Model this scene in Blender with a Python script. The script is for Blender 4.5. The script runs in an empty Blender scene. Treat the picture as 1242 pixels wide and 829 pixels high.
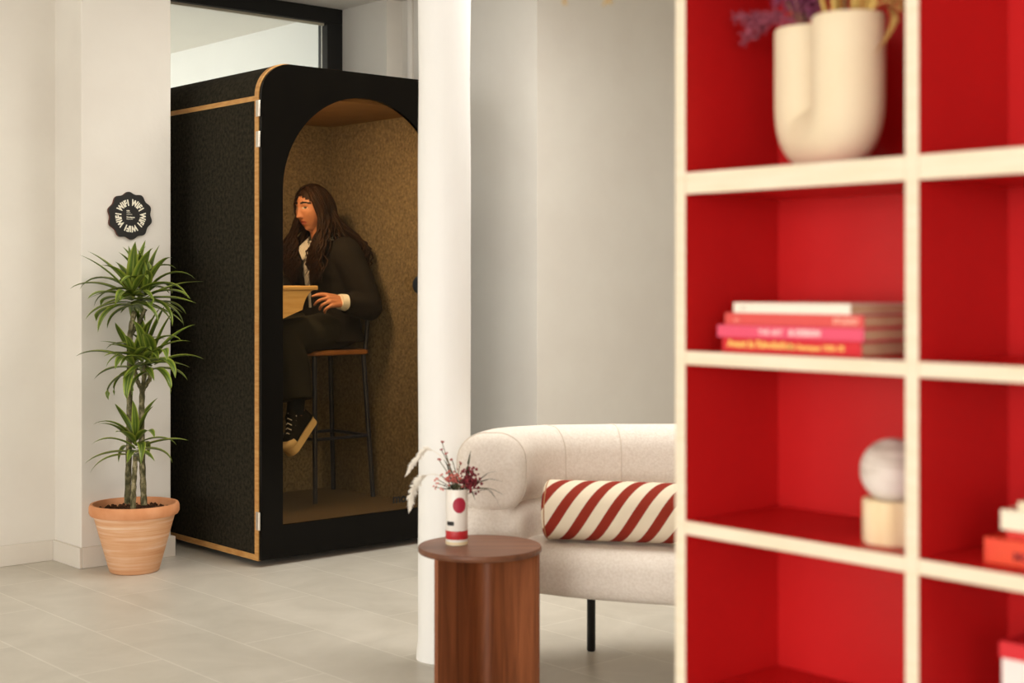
import bpy, bmesh, math, random
from mathutils import Vector, Matrix, noise
from math import sin, cos, pi, sqrt, radians, atan2, exp, tan
random.seed(11)
SC = bpy.context.scene
COL = SC.collection
TH = radians(41.5)                      # heading of the camera to the right of +Y
RX, RY = cos(TH), -sin(TH)              # camera right, on the floor
FX, FY = sin(TH), cos(TH)               # camera forward, on the floor
def cw(xr, d, z=0.0):                   # right/forward distances from the camera spot -> room coordinates
    return Vector((xr*RX+d*FX, xr*RY+d*FY, z))

# ------------------------------------------------------------------ materials
def lin(c):
    if isinstance(c, str):
        c = [int(c[i:i+2], 16)/255 for i in (0, 2, 4)]
    return tuple((v/12.92 if v <= .04045 else ((v+.055)/1.055)**2.4) for v in c) + (1.0,)
MATS = {}
class NT:
    def __init__(s, name):
        s.m = bpy.data.materials.new(name); s.m.use_nodes = True
        s.t = s.m.node_tree; s.b = s.t.nodes['Principled BSDF']; s._co = None
    def n(s, typ, **kw):
        nd = s.t.nodes.new(typ)
        for k, v in kw.items(): setattr(nd, k, v)
        return nd
    def l(s, a, b): s.t.links.new(a, b)
    def co(s, scale=(1, 1, 1), rot=(0, 0, 0), which='Object'):
        tc = s.n('ShaderNodeTexCoord'); mp = s.n('ShaderNodeMapping')
        mp.inputs['Scale'].default_value = scale; mp.inputs['Rotation'].default_value = rot
        s.l(tc.outputs[which], mp.inputs['Vector']); return mp.outputs['Vector']
    def noise(s, vec, scale, detail=4, rough=.55, dist=0):
        t = s.n('ShaderNodeTexNoise'); t.inputs['Scale'].default_value = scale
        t.inputs['Detail'].default_value = detail; t.inputs['Roughness'].default_value = rough
        t.inputs['Distortion'].default_value = dist; s.l(vec, t.inputs['Vector']); return t.outputs['Fac']
    def ramp(s, fac, stops, interp='LINEAR'):
        r = s.n('ShaderNodeValToRGB'); r.color_ramp.interpolation = interp
        e = r.color_ramp.elements
        while len(e) < len(stops): e.new(.5)
        for el, (p, c) in zip(e, stops): el.position = p; el.color = lin(c)
        s.l(fac, r.inputs['Fac']); return r.outputs['Color']
    def math(s, op, a, b=None, c=None):
        m = s.n('ShaderNodeMath', operation=op)
        for i, v in enumerate((a, b, c)):
            if v is None: continue
            if isinstance(v, (int, float)): m.inputs[i].default_value = v
            else: s.l(v, m.inputs[i])
        return m.outputs[0]
    def mix(s, fac, a, b):
        m = s.n('ShaderNodeMix', data_type='RGBA')
        if isinstance(fac, (int, float)): m.inputs[0].default_value = fac
        else: s.l(fac, m.inputs[0])
        for v, i in ((a, 6), (b, 7)):
            if isinstance(v, str): m.inputs[i].default_value = lin(v)
            else: s.l(v, m.inputs[i])
        return m.outputs[2]
    def bump(s, h, strength=.2, dist=.01):
        b = s.n('ShaderNodeBump'); b.inputs['Strength'].default_value = strength
        b.inputs['Distance'].default_value = dist
        s.l(h, b.inputs['Height']); s.l(b.outputs['Normal'], s.b.inputs['Normal'])
    def color(s, c):
        if isinstance(c, str): s.b.inputs['Base Color'].default_value = lin(c)
        else: s.l(c, s.b.inputs['Base Color'])
    def set(s, rough=.5, metal=0, spec=.5, **kw):
        s.b.inputs['Roughness'].default_value = rough; s.b.inputs['Metallic'].default_value = metal
        s.b.inputs['Specular IOR Level'].default_value = spec
        for k, v in kw.items(): s.b.inputs[k].default_value = v
def nm(name, c1, c2=None, scale=20, rough=.5, spec=.5, metal=0, bump=0, bscale=None, stretch=(1, 1, 1), lo=.35, hi=.65, detail=4, dist=.005, **kw):
    k = NT(name); k.set(rough, metal, spec, **kw)
    v = k.co(stretch)
    f = k.noise(v, scale, detail)
    k.color(k.ramp(f, [(lo, c1), (hi, c2 or c1)]))
    if bump: k.bump(k.noise(v, bscale or scale*3, 3), bump, dist)
    MATS[name] = k.m; return k.m

WALL = nm('plaster', 'E3DDD4', 'E7E2D9', 3, .75, .3, bump=.12, bscale=40)
WALLW = nm('white_plaster', 'EFEEEA', 'F2F1ED', 3, .8, .3)
CEIL = nm('ceiling_paint', 'E9E5DE', 'ECE8E1', 3, .8, .3)
SKIRT = nm('skirting_paint', 'DDD5CA', 'E1DACF', 6, .55, .4)
COLP = nm('column_paint', 'F8F7F4', 'FAF9F7', 4, .5, .4, bump=.25, bscale=9, stretch=(1, 1, .4), dist=.02)
BLK = nm('black_metal', '0D0C0B', '11100E', 10, .45, .4)
BLKG = nm('black_glass_border', '0A0806', '0C0A07', 10, .15, .12)
FELT = nm('charcoal_felt', '1E1B15', '3A3529', 60, .95, .1, bump=.25, bscale=260, lo=.32, hi=.7, detail=9)
FELTIN = nm('brown_felt', '5E5240', '8E7F64', 75, .95, .1, bump=.2, bscale=250, lo=.3, hi=.7, detail=10)
BFLOOR = nm('booth_floor', '5A4B36', '64543D', 60, .8, .2)
PLY = nm('birch_ply', 'C48B4A', 'D8A562', 14, .5, .4, stretch=(1, 1, 6))
DESK = nm('desk_oak', 'D2A768', 'E0B97C', 7, .45, .4, stretch=(1, 1, 18))
STEEL = nm('brushed_steel', 'D8CEC0', 'E6DED2', 30, .35, .5, metal=.6)
NAVY = nm('navy_steel', '1A1E2E', '20253A', 20, .4, .5)
SEATW = nm('stool_wood', '8A5526', 'A36A34', 9, .45, .4, stretch=(1, 8, 1))
SOIL = nm('soil', '3A2418', '6B4A34', 90, .95, .1, bump=1, bscale=120, dist=.02)
REDP = nm('red_laminate', 'C2191B', 'C81D1E', 4, .4, .32)
EDGE = nm('pale_pine_edge', 'E6D7BC', 'ECDFC8', 6, .5, .3, stretch=(1, 1.2, 14))
FAB = nm('boucle_fabric', 'E2D7CB', 'EFE6DC', 130, .95, .1, bump=.35, bscale=420, detail=6)
CREAMV = nm('cream_ceramic', 'E3CFAF', 'E7D5B8', 5, .6, .35)
PINE = nm('pine_block', 'E9CFA2', 'F5E2BF', 9, .55, .3, stretch=(4, 4, .7))
SKIN = nm('skin', 'B87A5A', 'C08463', 20, .5, .4)
LIPM = nm('lips', '9A4E42', 'A2564A', 20, .45, .4)
BROW = nm('brow_hair', '1C110B', '24170F', 60, .7, .3)
EYEW = nm('eye', '3A2A20', '5A4A40', 60, .3, .5)
HAIRM = nm('dark_brown_hair', '1D110A', '342010', 40, .6, .15, stretch=(1, 1, .2))
JACK = nm('jacket_cloth', '1A1612', '221D17', 60, .9, .15, bump=.2, bscale=200)
TROU = nm('trouser_cloth', '1E1C15', '27241A', 50, .9, .15, bump=.2, bscale=200)
CANV = nm('black_canvas', '100F0E', '181614', 60, .85, .2)
RUB = nm('cream_rubber', 'D8B985', 'E2C592', 20, .6, .3)
LACE = nm('white_lace', 'E8E4DA', 'F0ECE4', 20, .7, .3)
SOCK = nm('sock_knit', '14171C', '1C2026', 60, .9, .1)
PAGE = nm('page_paper', 'D9BC93', 'E7CDA8', 40, .85, .1, stretch=(1, 1, 30), lo=.4, hi=.6)
LAPT = nm('laptop_shell', '5B5A58', '62615F', 10, .4, .5, metal=.5)

def plain(name, c, rough=.5, **kw): return nm(name, c, c, 10, rough, **kw)
def m_floor():
    k = NT('floor_tile'); k.set(.38, 0, .35)
    v = k.co(rot=(0, 0, radians(90)))
    br = k.n('ShaderNodeTexBrick', offset=.5, squash=1)
    br.inputs['Scale'].default_value = 1; br.inputs['Brick Width'].default_value = 1.0
    br.inputs['Row Height'].default_value = .3075; br.inputs['Mortar Size'].default_value = .0035
    br.inputs['Mortar Smooth'].default_value = .3; br.inputs['Bias'].default_value = 0
    br.inputs['Color1'].default_value = lin('D6D0C4'); br.inputs['Color2'].default_value = lin('CFC9BD')
    br.inputs['Mortar'].default_value = lin('E2DDD2')
    mp = k.n('ShaderNodeMapping'); mp.inputs['Location'].default_value = (.35, .165, 0)
    k.l(v, mp.inputs['Vector']); k.l(mp.outputs['Vector'], br.inputs['Vector'])
    cl = k.ramp(k.noise(k.co(), 3.2, 6, .6, .6), [(.3, '9F9A8E'), (.7, 'FFFFFF')])
    mx = k.n('ShaderNodeMix', data_type='RGBA', blend_type='MULTIPLY'); mx.inputs[0].default_value = .28
    k.l(br.outputs['Color'], mx.inputs[6]); k.l(cl, mx.inputs[7]); k.color(mx.outputs[2])
    k.bump(br.outputs['Fac'], .12, .002); return k.m
FLOOR = m_floor()
def m_terracotta():
    k = NT('terracotta'); k.set(.8, 0, .2)
    f = k.noise(k.co((1.2, 1.2, 34)), 2.2, 5, .6, .3)
    g = k.noise(k.co(), 6, 4)
    c = k.ramp(f, [(.3, 'D9A075'), (.5, 'E6B891'), (.68, 'F3D8BC')])
    k.color(k.mix(k.math('MULTIPLY', g, .5), c, 'D08A58')); k.bump(f, .25, .004); return k.m
TERRA = m_terracotta()
TERRIM = nm('terracotta_rim', 'D08C5E', 'DE9F74', 8, .8, .2, bump=.2)
def m_leaf():
    k = NT('variegated_leaf'); k.set(.42, 0, .4)
    uv = k.co(which='UV'); sp = k.n('ShaderNodeSeparateXYZ'); k.l(uv, sp.inputs[0])
    a = k.math('ABSOLUTE', k.math('SUBTRACT', sp.outputs[0], .5))
    c = k.ramp(a, [(0, '8E9A4C'), (.04, '7A8838'), (.10, '486020'), (.25, '5E7824'), (.36, '8A9A36'), (.5, 'A6B04C')])
    n2 = k.noise(k.co(), 14, 3)
    mx = k.n('ShaderNodeMix', data_type='RGBA', blend_type='MULTIPLY'); mx.inputs[0].default_value = .5
    k.l(c, mx.inputs[6]); k.l(k.ramp(n2, [(.3, '9A9A80'), (.7, 'FFFFFF')]), mx.inputs[7]); k.color(mx.outputs[2]); return k.m
LEAF = m_leaf()
def m_cane():
    k = NT('cane_bark'); k.set(.75, 0, .25)
    a = k.noise(k.co((1, 1, .6)), 60, 3); b = k.noise(k.co((.2, .2, 1)), 75, 2)
    c = k.ramp(a, [(.38, '45452A'), (.55, '787250'), (.7, 'B8AC88')])
    k.color(k.mix(k.math('MULTIPLY', b, .5), c, '40331F')); k.bump(b, .5, .004); return k.m
CANE = m_cane()
def m_wood(name, axis, a, b, c):
    k = NT(name); k.set(.42, 0, .4)
    st = [9, 9, 9]; st[axis] = .55
    f = k.noise(k.co(tuple(st)), 2.6, 6, .6, 1.2); g = k.noise(k.co(tuple(x*5 for x in st)), 4, 3)
    col = k.ramp(f, [(.3, a), (.5, b), (.7, c)])
    k.color(k.mix(k.math('MULTIPLY', g, .35), col, a)); return k.m
WALNUT = m_wood('walnut_upright', 2, '62341B', '8A4F2C', 'A05E38')
WALTOP = m_wood('walnut_top', 0, '5E3824', '774A32', '88593F')
def m_stripe():
    k = NT('diagonal_stripe_cloth'); k.set(.9, 0, .15)
    tc = k.n('ShaderNodeTexCoord'); sp = k.n('ShaderNodeSeparateXYZ'); k.l(tc.outputs['Object'], sp.inputs[0])
    ang = k.math('ARCTAN2', sp.outputs[2], k.math('MULTIPLY', sp.outputs[1], -1))
    x = k.math('SUBTRACT', sp.outputs[0], k.math('MULTIPLY', ang, .06))
    f = k.math('FRACT', k.math('MULTIPLY', k.math('ADD', x, 5.012), 1/.0815))
    s = k.math('LESS_THAN', f, .46)
    k.color(k.mix(s, 'E6D8C0', '8E3022'))
    k.bump(k.noise(tc.outputs['Object'], 500, 3), .3, .002); return k.m
STRIPE = m_stripe()
def m_glass(name, tint, refl=1.45):
    k = NT(name); t = k.t; t.nodes.remove(k.b)
    tr = k.n('ShaderNodeBsdfTransparent'); tr.inputs['Color'].default_value = tint
    gl = k.n('ShaderNodeBsdfGlossy'); gl.inputs['Roughness'].default_value = .02
    fr = k.n('ShaderNodeFresnel'); fr.inputs['IOR'].default_value = refl
    mx = k.n('ShaderNodeMixShader'); k.l(fr.outputs[0], mx.inputs[0]); k.l(tr.outputs[0], mx.inputs[1]); k.l(gl.outputs[0], mx.inputs[2])
    k.l(mx.outputs[0], t.nodes['Material Output'].inputs['Surface']); return k.m
GLASS = m_glass('clear_glass', (.95, .97, .96, 1))
GLASSB = m_glass('booth_glass', (.9, .84, .72, 1), 1.2)
def m_emit(name, c, st):
    k = NT(name); k.b.inputs['Emission Color'].default_value = c; k.b.inputs['Emission Strength'].default_value = st
    k.color('FFFFFF'); return k.m
def m_marble():
    k = NT('veined_stone'); k.set(.5, 0, .35)
    f = k.noise(k.co((1.5, 1.5, 11), rot=(.25, .15, 0)), 3.2, 5, .6, .8)
    k.color(k.ramp(f, [(.33, 'B9A89C'), (.48, 'DCD0C6'), (.65, 'E9E0D8')])); return k.m
MARBLE = m_marble()
def m_shirt():
    k = NT('pinstripe_shirt'); k.set(.85, 0, .2)
    sp = k.n('ShaderNodeSeparateXYZ'); tc = k.n('ShaderNodeTexCoord'); k.l(tc.outputs['Object'], sp.inputs[0])
    f = k.math('LESS_THAN', k.math('FRACT', k.math('MULTIPLY', sp.outputs[1], 110)), .3)
    k.color(k.mix(f, 'EDE8DE', '8A8C98')); return k.m
SHIRT = m_shirt()

# ------------------------------------------------------------------ mesh helpers
def B(): return bmesh.new()
def obj(name, bm, mats, parent=None, smooth=True, angle=38, label=None):
    me = bpy.data.meshes.new(name)
    bmesh.ops.recalc_face_normals(bm, faces=bm.faces)
    bm.to_mesh(me); bm.free()
    for m in (mats if isinstance(mats, (list, tuple)) else [mats]): me.materials.append(m)
    if smooth:
        for p in me.polygons: p.use_smooth = True
        me.set_sharp_from_angle(angle=radians(angle))
    o = bpy.data.objects.new(name, me); COL.objects.link(o)
    if parent: o.parent = parent
    if label: o['label'] = label
    return o
def thing(name, label, cat, loc=(0, 0, 0), rotz=0, group=None):
    o = bpy.data.objects.new(name, None); COL.objects.link(o)
    o.empty_display_size = .1; o.location = loc; o.rotation_euler = (0, 0, rotz)
    return tag(o, label, cat, group)
def tag(o, label, cat, group=None):
    o['label'] = label; o['category'] = cat
    if group: o['group'] = group
    return o
def struct(name, bm, m, parent=None, **kw):
    o = obj(name, bm, m, parent, **kw); o['kind'] = 'structure'; return o
def box(bm, x0, x1, y0, y1, z0, z1, bev=0, seg=2, mi=0):
    r = bmesh.ops.create_cube(bm, size=1); vs = r['verts']
    for v in vs:
        v.co = Vector(((x0+x1)/2+v.co.x*(x1-x0), (y0+y1)/2+v.co.y*(y1-y0), (z0+z1)/2+v.co.z*(z1-z0)))
    fs = set(f for v in vs for f in v.link_faces)
    for f in fs: f.material_index = mi
    if bev:
        es = list(set(e for v in vs for e in v.link_edges))
        bmesh.ops.bevel(bm, geom=es, offset=bev, segments=seg, affect='EDGES', profile=.5)
    return vs
def loft(bm, rings, caps=True, closed=True, mi=0, uvs=None):
    vr = [[bm.verts.new(p) for p in r] for r in rings]
    n = len(vr[0])
    for a, b in zip(vr, vr[1:]):
        for i in range(n if closed else n-1):
            j = (i+1) % n
            try: bm.faces.new((a[i], a[j], b[j], b[i])).material_index = mi
            except ValueError: pass
    if caps:
        for r in (vr[0], vr[-1]):
            try: bm.faces.new(r).material_index = mi
            except ValueError: pass
    return vr
def frames(pts):
    pts = [Vector(p) for p in pts]; out = []
    t0 = (pts[1]-pts[0]).normalized()
    u = t0.orthogonal().normalized()
    for i, p in enumerate(pts):
        t = (pts[min(i+1, len(pts)-1)]-pts[max(i-1, 0)]).normalized()
        u = (u-t*u.dot(t))
        u = u.normalized() if u.length > 1e-6 else t.orthogonal().normalized()
        out.append((p, t, u, t.cross(u)))
    return out
def tube(bm, pts, rad, n=8, mi=0, caps=True):
    if isinstance(rad, (int, float)): rad = [rad]*len(pts)
    rings = []
    for (p, t, u, w), r in zip(frames(pts), rad):
        rings.append([p+(u*cos(2*pi*k/n)+w*sin(2*pi*k/n))*max(r, 1e-4) for k in range(n)])
    return loft(bm, rings, caps, mi=mi)
def lathe(bm, prof, n=40, c=(0, 0, 0), mi=0, caps=True):
    return loft(bm, [[Vector((c[0]+r*cos(2*pi*k/n), c[1]+r*sin(2*pi*k/n), c[2]+z)) for k in range(n)] for r, z in prof], caps, mi=mi)
def spline(pts, n=8):
    pts = [Vector(p) for p in pts]; out = []
    P = [pts[0]*2-pts[1]]+pts+[pts[-1]*2-pts[-2]]
    for i in range(1, len(P)-2):
        a, b, c, d = P[i-1:i+3]
        for k in range(n):
            t = k/n
            out.append(.5*((2*b)+(c-a)*t+(2*a-5*b+4*c-d)*t*t+(3*b-a-3*c+d)*t**3))
    out.append(pts[-1]); return out
def rrect(w, h, r, n=6):
    r = min(r, w/2-1e-4, h/2-1e-4); out = []
    for cx, cy, a0 in ((w/2-r, h/2-r, 0), (-w/2+r, h/2-r, 90), (-w/2+r, -h/2+r, 180), (w/2-r, -h/2+r, 270)):
        for k in range(n+1):
            a = radians(a0+90*k/n); out.append((cx+r*cos(a), cy+r*sin(a)))
    return out
def sphere(bm, c, r, seg=16, mi=0, sc=(1, 1, 1)):
    rr = bmesh.ops.create_uvsphere(bm, u_segments=seg, v_segments=max(6, seg*2//3), radius=1)
    for v in rr['verts']: v.co = Vector((c[0]+v.co.x*r*sc[0], c[1]+v.co.y*r*sc[1], c[2]+v.co.z*r*sc[2]))
    for f in set(f for v in rr['verts'] for f in v.link_faces): f.material_index = mi
def ico(bm, c, r, sub=1, mi=0):
    rr = bmesh.ops.create_icosphere(bm, subdivisions=sub, radius=r)
    for v in rr['verts']: v.co += Vector(c)
    for f in set(f for v in rr['verts'] for f in v.link_faces): f.material_index = mi
def text_bm(s, size, bold=0.0, depth=.0006, align='LEFT', space=1.0):
    cu = bpy.data.curves.new('t', 'FONT'); cu.body = s; cu.size = size; cu.offset = bold; cu.extrude = depth
    cu.align_x = align; cu.space_character = space; cu.resolution_u = 3
    o = bpy.data.objects.new('t', cu); COL.objects.link(o)
    dg = bpy.context.evaluated_depsgraph_get()
    me = bpy.data.meshes.new_from_object(o.evaluated_get(dg))
    bm = B(); bm.from_mesh(me)
    bpy.data.objects.remove(o); bpy.data.curves.remove(cu); bpy.data.meshes.remove(me)
    return bm
def add_bm(dst, src, M=None):
    me = bpy.data.meshes.new('tmp')
    if M is not None: bmesh.ops.transform(src, matrix=M, verts=src.verts)
    src.to_mesh(me); src.free(); dst.from_mesh(me); bpy.data.meshes.remove(me)
def basis(x, y, z, o):
    M = Matrix.Identity(4)
    for i, v in enumerate((x, y, z, o)):
        for j in range(3): M[j][i] = v[j]
    return M
def leaf(bm, uvl, path, width, up=None, fold=.25, n=10, mi=0, tip=1.0):
    """long strap leaf along a path: V-folded, three strips each side carry the stripes"""
    cols = [-1, -.5, 0, .5, 1]; rows = []
    for i, (p, t, u, w) in enumerate(frames(path)):
        s = i/(len(path)-1)
        side = t.cross(Vector((0, 0, 1)))
        if side.length < .15: side = t.cross(Vector(up or (1, 0, .2)))
        side.normalize(); nrm = side.cross(t).normalized()
        wd = width*(.35+.65*min(1, s*4))*(1-max(0, (s-.35)/.65)**1.8*tip)+.0006
        rows.append([bm.verts.new(p+side*c*wd/2+nrm*abs(c)*wd*fold) for c in cols])
    for i in range(len(rows)-1):
        for j in range(4):
            f = bm.faces.new((rows[i][j], rows[i][j+1], rows[i+1][j+1], rows[i+1][j])); f.material_index = mi
            if uvl:
                us = [(j/4, i/(len(rows)-1)), ((j+1)/4, i/(len(rows)-1)), ((j+1)/4, (i+1)/(len(rows)-1)), (j/4, (i+1)/(len(rows)-1))]
                for lp, q in zip(f.loops, us): lp[uvl].uv = q

# ------------------------------------------------------------------ the room
CH = 2.9
bm = B(); box(bm, -6.7, 9, -4, 12, -.1, 0); struct('floor', bm, FLOOR, smooth=False)
bm = B(); box(bm, -6.7, 9, -4, 12, CH, CH+.1); struct('ceiling', bm, CEIL, smooth=False)
bm = B(); box(bm, -6.7, 2.76, 6.25, 6.45, 0, CH); struct('wall_left', bm, WALL, smooth=False)
bm = B(); box(bm, 2.76, 3.195, 5.978, 7.1, 0, CH, .004); struct('wall_pier', bm, WALL, smooth=False)
bm = B()
box(bm, 4.95, 5.3, 6.69, 7.26, 0, CH)
box(bm, 5.066, 5.3, 5.53, 6.69, 0, CH)
struct('wall_right', bm, WALL, smooth=False)
bm = B(); box(bm, 5.3, 9, 5.53, 5.75, 0, CH); box(bm, 5.0665, 5.3, 5.5285, 5.54, 0, CH); struct('wall_back', bm, WALL, smooth=False)
bm = B(); box(bm, 8.8, 9, -4, 5.53, 0, CH); struct('wall_east', bm, WALL, smooth=False)
bm = B(); box(bm, -6.7, 9, -4.2, -4, 0, CH); struct('wall_rear', bm, WALL, smooth=False)
bm = B()                                             # street side: sill, header and piers around two wide windows
box(bm, -6.7, -6.5, -4, 6.25, 0, .3); box(bm, -6.7, -6.5, -4, 6.25, 2.7, CH)
for a, b in ((-4, -3.1), (.5, .8), (4.4, 6.25)): box(bm, -6.7, -6.5, a, b, .3, 2.7)
struct('wall_street', bm, WALL, smooth=False)
bm = B()
box(bm, -6.5, 2.745, 6.236, 6.25, 0, .092, .003)
box(bm, 2.745, 2.76, 5.963, 6.25, 0, .092, .003)
box(bm, 2.7601, 3.212, 5.963, 5.978, 0, .092, .003)
box(bm, 3.195, 3.212, 5.978, 6.9, 0, .092, .003)
struct('baseboard_left', bm, SKIRT, smooth=False)
bm = B(); box(bm, 5.052, 5.066, 5.54, 6.68, 0, .092, .003); box(bm, 5.07, 8.8, 5.514, 5.529, 0, .092, .003)
struct('baseboard_right', bm, SKIRT, smooth=False)
bm = B()
tube(bm, [(5.052, 6.60, .1), (5.052, 6.60, CH)], .02, 14)
struct('trim_1', bm, WALL)
# glazed partition behind the booth
bm = B()
for x0, x1, z0, z1 in ((3.195, 4.95, 2.81, CH), (3.195, 4.95, 0, .08), (4.84, 4.95, .08, 2.81), (3.195, 3.28, .08, 2.81)):
    box(bm, x0, x1, 7.13, 7.23, z0, z1, .004)
win = struct('window_1', bm, BLK, smooth=False)
bm = B()
box(bm, 3.28, 4.84, 7.165, 7.18, 2.797, 2.81)
s = struct('window_seal', bm, nm('cream_seal', 'CFC7B0', 'CFC7B0'), win, smooth=False)
bm = B(); box(bm, 3.285, 4.835, 7.18, 7.188, .08, 2.81); struct('window_pane', bm, GLASS, win, smooth=False)
bm = B(); box(bm, 4.97, 5.2, 7.26, 12, 0, CH); box(bm, -1, 5.2, 12, 12.2, 0, CH); struct('wall_beyond', bm, WALLW, smooth=False)
# plastered column
bm = B(); n = 48; rings = []
for i in range(41):
    z = CH*i/40; r = .088+.004*noise.noise(Vector((z*2.3, 3, 1)))+(.006 if z < .05 else 0)
    rings.append([Vector((3.011+cos(2*pi*k/n)*(r+.002*noise.noise(Vector((cos(2*pi*k/n), sin(2*pi*k/n), z*2)))), 3.745+sin(2*pi*k/n)*r, z)) for k in range(n)])
loft(bm, rings); struct('column', bm, COLP)

# ------------------------------------------------------------------ phone booth
BX, BY = 3.355, 5.457
booth = thing('phone_booth', 'charcoal felt phone booth with a black arched glass door and ply edges', 'phone booth', (BX, BY, 0))
BW, BH, BD = 1.12, 2.235, 1.06
def outline(x0, x1, z0, z1, rt, n=14):
    p = [(x0, z0), (x1, z0)]
    for k in range(n+1): a = radians(90*k/n); p.append((x1-rt+rt*cos(a), z1-rt+rt*sin(a)))
    for k in range(n+1): a = radians(90+90*k/n); p.append((x0+rt+rt*cos(a), z1-rt+rt*sin(a)))
    return p
def ray_hit(poly, c, a):
    dx, dz = cos(a), sin(a); best = None
    for (x0, z0), (x1, z1) in zip(poly, poly[1:]+poly[:1]):
        ex, ez = x1-x0, z1-z0; den = dx*ez-dz*ex
        if abs(den) < 1e-12: continue
        t = ((x0-c[0])*ez-(z0-c[1])*ex)/den; u = ((x0-c[0])*dz-(z0-c[1])*dx)/den
        if t > 0 and -1e-6 <= u <= 1+1e-6 and (best is None or t > best): best = t
    return (c[0]+dx*best, c[1]+dz*best)
def ring_prism(bm, outer, inner, c, y0, y1, mi=0):
    an = sorted(set(round(atan2(z-c[1], x-c[0]), 5) for x, z in outer+inner))
    o = [ray_hit(outer, c, a) for a in an]; i = [ray_hit(inner, c, a) for a in an]
    n = len(an)
    V = [[bm.verts.new((x, y, z)) for x, z in l] for l, y in ((o, y0), (i, y0), (i, y1), (o, y1))]
    for a in range(4):
        b = (a+1) % 4
        for k in range(n):
            j = (k+1) % n; bm.faces.new((V[a][k], V[a][j], V[b][j], V[b][k])).material_index = mi
def plate(bm, poly, y0, y1):
    loft(bm, [[Vector((x, y, z)) for x, z in poly] for y in (y0, y1)])
OUT = outline(0, BW, .03, BH, .15); INN = outline(.045, BW-.045, .14, 2.12, .01, 2); C0 = (BW/2, 1.1)
bm = B(); ring_prism(bm, OUT, INN, C0, .05, BD); plate(bm, OUT, BD-.03, BD+.02)
obj('felt_shell', bm, FELT, booth)
bm = B(); ring_prism(bm, outline(-.003, BW+.003, .028, BH+.002, .152), outline(.04, BW-.04, .13, 2.125, .01, 2), C0, .022, .05)
obj('front_frame', bm, PLY, booth, label='pale plywood edge frame behind the glass door')
for x0, x1 in ((-.003, .01), (BW-.01, BW+.003)):
    bm = B(); box(bm, x0, x1, .05, BD, 2.062, 2.084); obj('trim_strip', bm, PLY, booth, smooth=False, label='plywood strip below the booth roof')
    bm = B(); box(bm, x0, x1, .05, BD, .028, .054); obj('base_strip', bm, PLY, booth, smooth=False, label='plywood strip along the booth base')
for x, y in ((.1, .32), (BW-.1, .12), (.1, .95), (BW-.1, .95)):
    bm = B(); lathe(bm, [(.03, 0), (.032, .01), (.02, .014), (.02, .03)], 16, (x, y, 0)); obj('foot', bm, BLK, booth)
bm = B(); box(bm, .05, BW-.05, BD-.05, BD-.032, .14, 2.12); obj('back_lining', bm, FELTIN, booth, smooth=False, label='brown felt back lining')
for x0, x1 in ((.046, .06), (BW-.06, BW-.046)):
    bm = B(); box(bm, x0, x1, .052, BD-.05, .14, 2.12); obj('side_lining', bm, FELTIN, booth, smooth=False, label='brown felt side lining')
bm = B(); box(bm, .06, BW-.06, .052, BD-.05, 2.10, 2.119); obj('ceiling_panel', bm, nm('booth_ceiling', '8A6A42', '96744A', 12, .7), booth, smooth=False, label='brown ceiling panel')
bm = B(); box(bm, .06, BW-.06, .052, BD-.05, .141, .152); obj('floor_panel', bm, BFLOOR, booth, smooth=False)
ARCH = []; cx, R0, zc, zb = .56, .448, 1.668, .177
ARCH += [(cx-R0, zb), (cx+R0, zb)]
for k in range(41): a = pi*k/40; ARCH.append((cx+R0*cos(a), zc+R0*sin(a)))
bm = B(); ring_prism(bm, outline(.002, BW-.002, .032, BH-.002, .15), ARCH, C0, 0, .02)
door = obj('door', bm, BLKG, booth, label='glossy black door border with an arched opening')
bm = B(); plate(bm, [(cx+(x-cx)*1.004, z+(0 if z > .2 else -.002)) for x, z in ARCH], .006, .014)
obj('glass_pane', bm, GLASSB, door, smooth=False, label='brown tinted arched glass')
bm = B()
pr = [(0, -.052), (.018, -.052), (.018, -.03), (.042, -.026), (.045, -.018), (.03, -.006), (.02, .003)]
lathe(bm, [(r, z) for r, z in pr], 28)
bmesh.ops.rotate(bm, verts=bm.verts, cent=(0, 0, 0), matrix=Matrix.Rotation(radians(-90), 3, 'X'))
for v in bm.verts: v.co += Vector((.868, 0, 1.247))
obj('handle', bm, BLK, door)
tb = text_bm('mo', .062, .0016, .0004)
bm = B(); add_bm(bm, tb, basis(Vector((1, 0, 0)), Vector((0, 0, 1)), Vector((0, -1, 0)), Vector((.722, .0045, .212))))
obj('lettering', bm, BLK, door, smooth=False)
for z0, z1 in ((1.99, 2.062), (1.855, 1.925), (.165, .245)):
    bm = B(); box(bm, -.0065, -.002, .004, .036, z0, z1, .001)
    for k in range(3):
        za = z0+(z1-z0)*k/3; tube(bm, [(-.006, .01, za+.001), (-.006, .01, za+(z1-z0)/3-.001)], .0048, 10)
    obj('hinge', bm, STEEL, booth)
# wall-hung desk inside
bm = B(); box(bm, .06, .52, .33, BD-.05, 1.222, 1.243, .004); dk = obj('desk', bm, DESK, booth, label='pale oak wall-hung desk')
prof = [(.06, 1.222), (.50, 1.222)]
for k in range(1, 9): a = radians(80*k/8); prof.append((.50-.045*sin(a)-.02*(k/8), 1.222-.09*(1-cos(a))-.02*k/8))
prof += [(.36, 1.10), (.2, 1.035), (.06, 1.0)]
for y in (.338, .93):
    bm = B(); plate(bm, prof, y, y+.02); obj('bracket', bm, DESK, dk)
bm = B(); box(bm, .08, .30, .07, .40, 2.088, 2.0998, .004); obj('ceiling_light', bm, m_emit('booth_lamp', (1, .72, .42, 1), 3), booth, smooth=False)

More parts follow.
